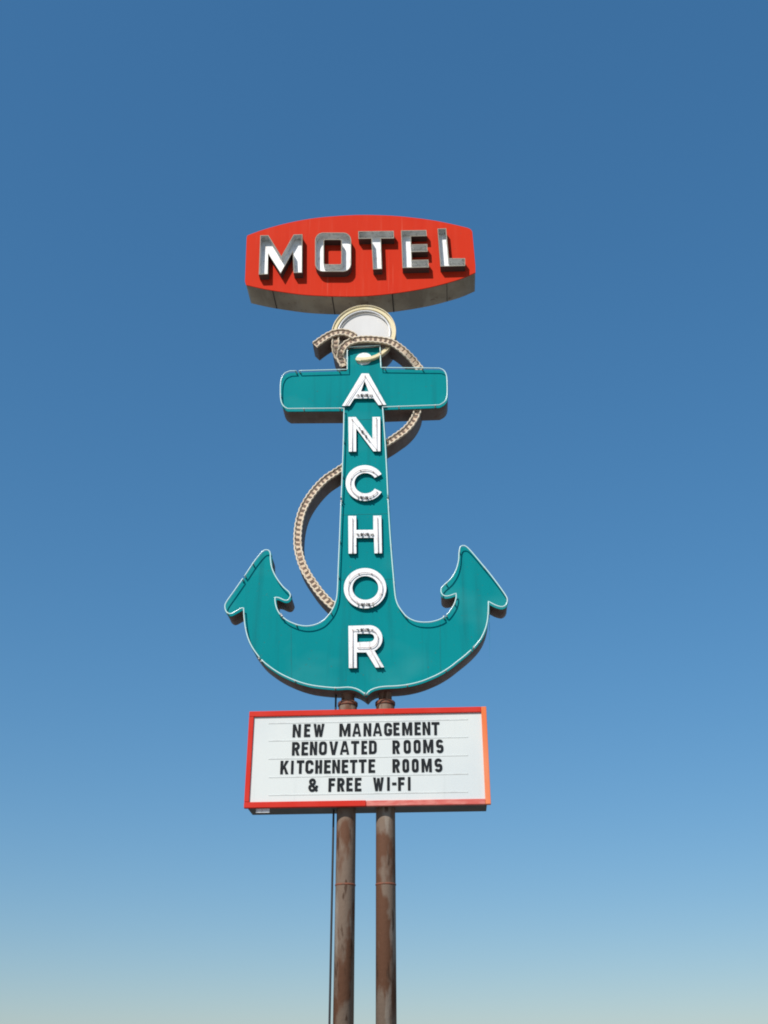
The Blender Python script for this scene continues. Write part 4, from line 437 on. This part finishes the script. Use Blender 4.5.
for nm, c in D['rope']:
    c = [tuple(p) for p in c]
    hw = .057 if nm in ('lower', 'middle') else .060
    bm = bmesh.new(); sweep(c, hw-.004, .012, .33 if nm in ('lower', 'middle') else .34, bm)
    bmesh.ops.recalc_face_normals(bm, faces=bm.faces[:])
    sec = part('rope_section', bm_mesh(bm), RUSTTIN, RP)
    bm = bmesh.new(); sweep(c, hw, 0, .0115, bm)
    fine = resample(c, .0085); per = 9
    for k in range(2, len(fine)-3, per):                  # painted twist marks, 2 mm proud
        q0, q1 = fine[k], fine[min(k+random.choice((4, 4, 5)), len(fine)-1)]
        d = Vector((q1[0]-q0[0], q1[2]-q0[2])).normalized(); nn = Vector((-d.y, d.x))
        j = random.uniform(-.12, .12)
        lo_, hi_ = (-.52+j)*hw, (.50+j)*hw; sh = d*random.uniform(-.004, .006)
        P = [Vector((q0[0], q0[2]))+nn*lo_-sh, Vector((q1[0], q1[2]))+nn*lo_-sh, Vector((q1[0], q1[2]))+nn*hi_+sh, Vector((q0[0], q0[2]))+nn*hi_+sh]
        ys = q0[1]
        v = [bm.verts.new((p.x, ys-.0035, p.y)) for p in P]; u = [bm.verts.new((p.x, ys+.004, p.y)) for p in P]
        f = bm.faces.new(v); f.material_index = 1
        for i in range(4): f = bm.faces.new((v[i], u[i], u[(i+1) % 4], v[(i+1) % 4])); f.material_index = 1
    bmesh.ops.recalc_face_normals(bm, faces=bm.faces[:])
    part('rope_face', bm_mesh(bm), [ROPE, ROPEMARK], sec)
    for sgn in (-1, 1):
        pts = []
        for i, q in enumerate(fine[1:-1]):
            a, b = fine[i], fine[min(i+2, len(fine)-1)]
            d = Vector((b[0]-a[0], b[2]-a[2])).normalized(); nn = Vector((-d.y, d.x))
            o_ = sgn*(hw*.80 + (.0045)*math.sin(i*2*math.pi/per + random.uniform(-.25, .25)))
            pts.append((q[0]+nn.x*o_, q[1]-.011, q[2]+nn.y*o_))
        part('rope_strand', tube(pts, .0115, res=2), ROPEEDGE, sec)

# ------------------------------------------------------------------ motel cabinet
M = thing('motel_sign', (-.14, .22, 12.46), 'red barrel shaped cabinet with open metal letters spelling MOTEL above the anchor', 'sign')
MO = D['motel_outline']
bm = bmesh.new(); bm.from_mesh(plate([offset(MO, -.004)], .014, .46, .004))
for sx in D['motel_seams']:
    lo = min((p for p in MO if p[1] < 13.2), key=lambda p: abs(p[0]-sx))
    add_box(bm, sx-.009, sx+.009, .016, .455, lo[1]-.003, lo[1]+.03, 1)
part('cabinet', bm_mesh(bm), [TIN, SEAM], M)
bm = bmesh.new(); bm.from_mesh(plate([MO], 0, .014, .004))
for sx in (-.60, .33):                                    # lapped sheet joints of the face
    zt = max(p[1] for p in MO if abs(p[0]-sx) < .3) - .06; zb = min(p[1] for p in MO if abs(p[0]-sx) < .3) + .06
    add_box(bm, sx-.0025, sx+.0025, -.0016, .002, zb, zt)
part('face', bm_mesh(bm), RED, M)
part('support_pipe', lathe(-.10, .26, [(.07, 12.0), (.07, 12.5)]), TIN, M)
for g_, loops in D['motel_letters']:
    bm = bmesh.new(); th = .011; y0, y1 = -.13, -.0006
    for k, lp in enumerate(loops):
        sg = -1 if k == 0 else 1
        A_ = lp; B_ = offset(lp, sg*th); n = len(lp); V = []
        for i in range(n):
            V.append([bm.verts.new((A_[i][0], y1, A_[i][1])), bm.verts.new((A_[i][0], y0, A_[i][1])), bm.verts.new((B_[i][0], y0, B_[i][1])), bm.verts.new((B_[i][0], y1, B_[i][1]))])
        for i in range(n):
            a, b = V[i], V[(i+1) % n]
            for j, mi in ((0, 1), (1, 2), (2, 0)):
                f = bm.faces.new((a[j], b[j], b[j+1], a[j+1])); f.material_index = mi
    bmesh.ops.recalc_face_normals(bm, faces=bm.faces[:])
    L = part('letter', bm_mesh(bm), [PAN, PANOUT, RIM], M)
    part('letter_back', plate([offset(lp, -.004 if k == 0 else .004) for k, lp in enumerate(loops)], -.0052, -.0012), WHITE, L)
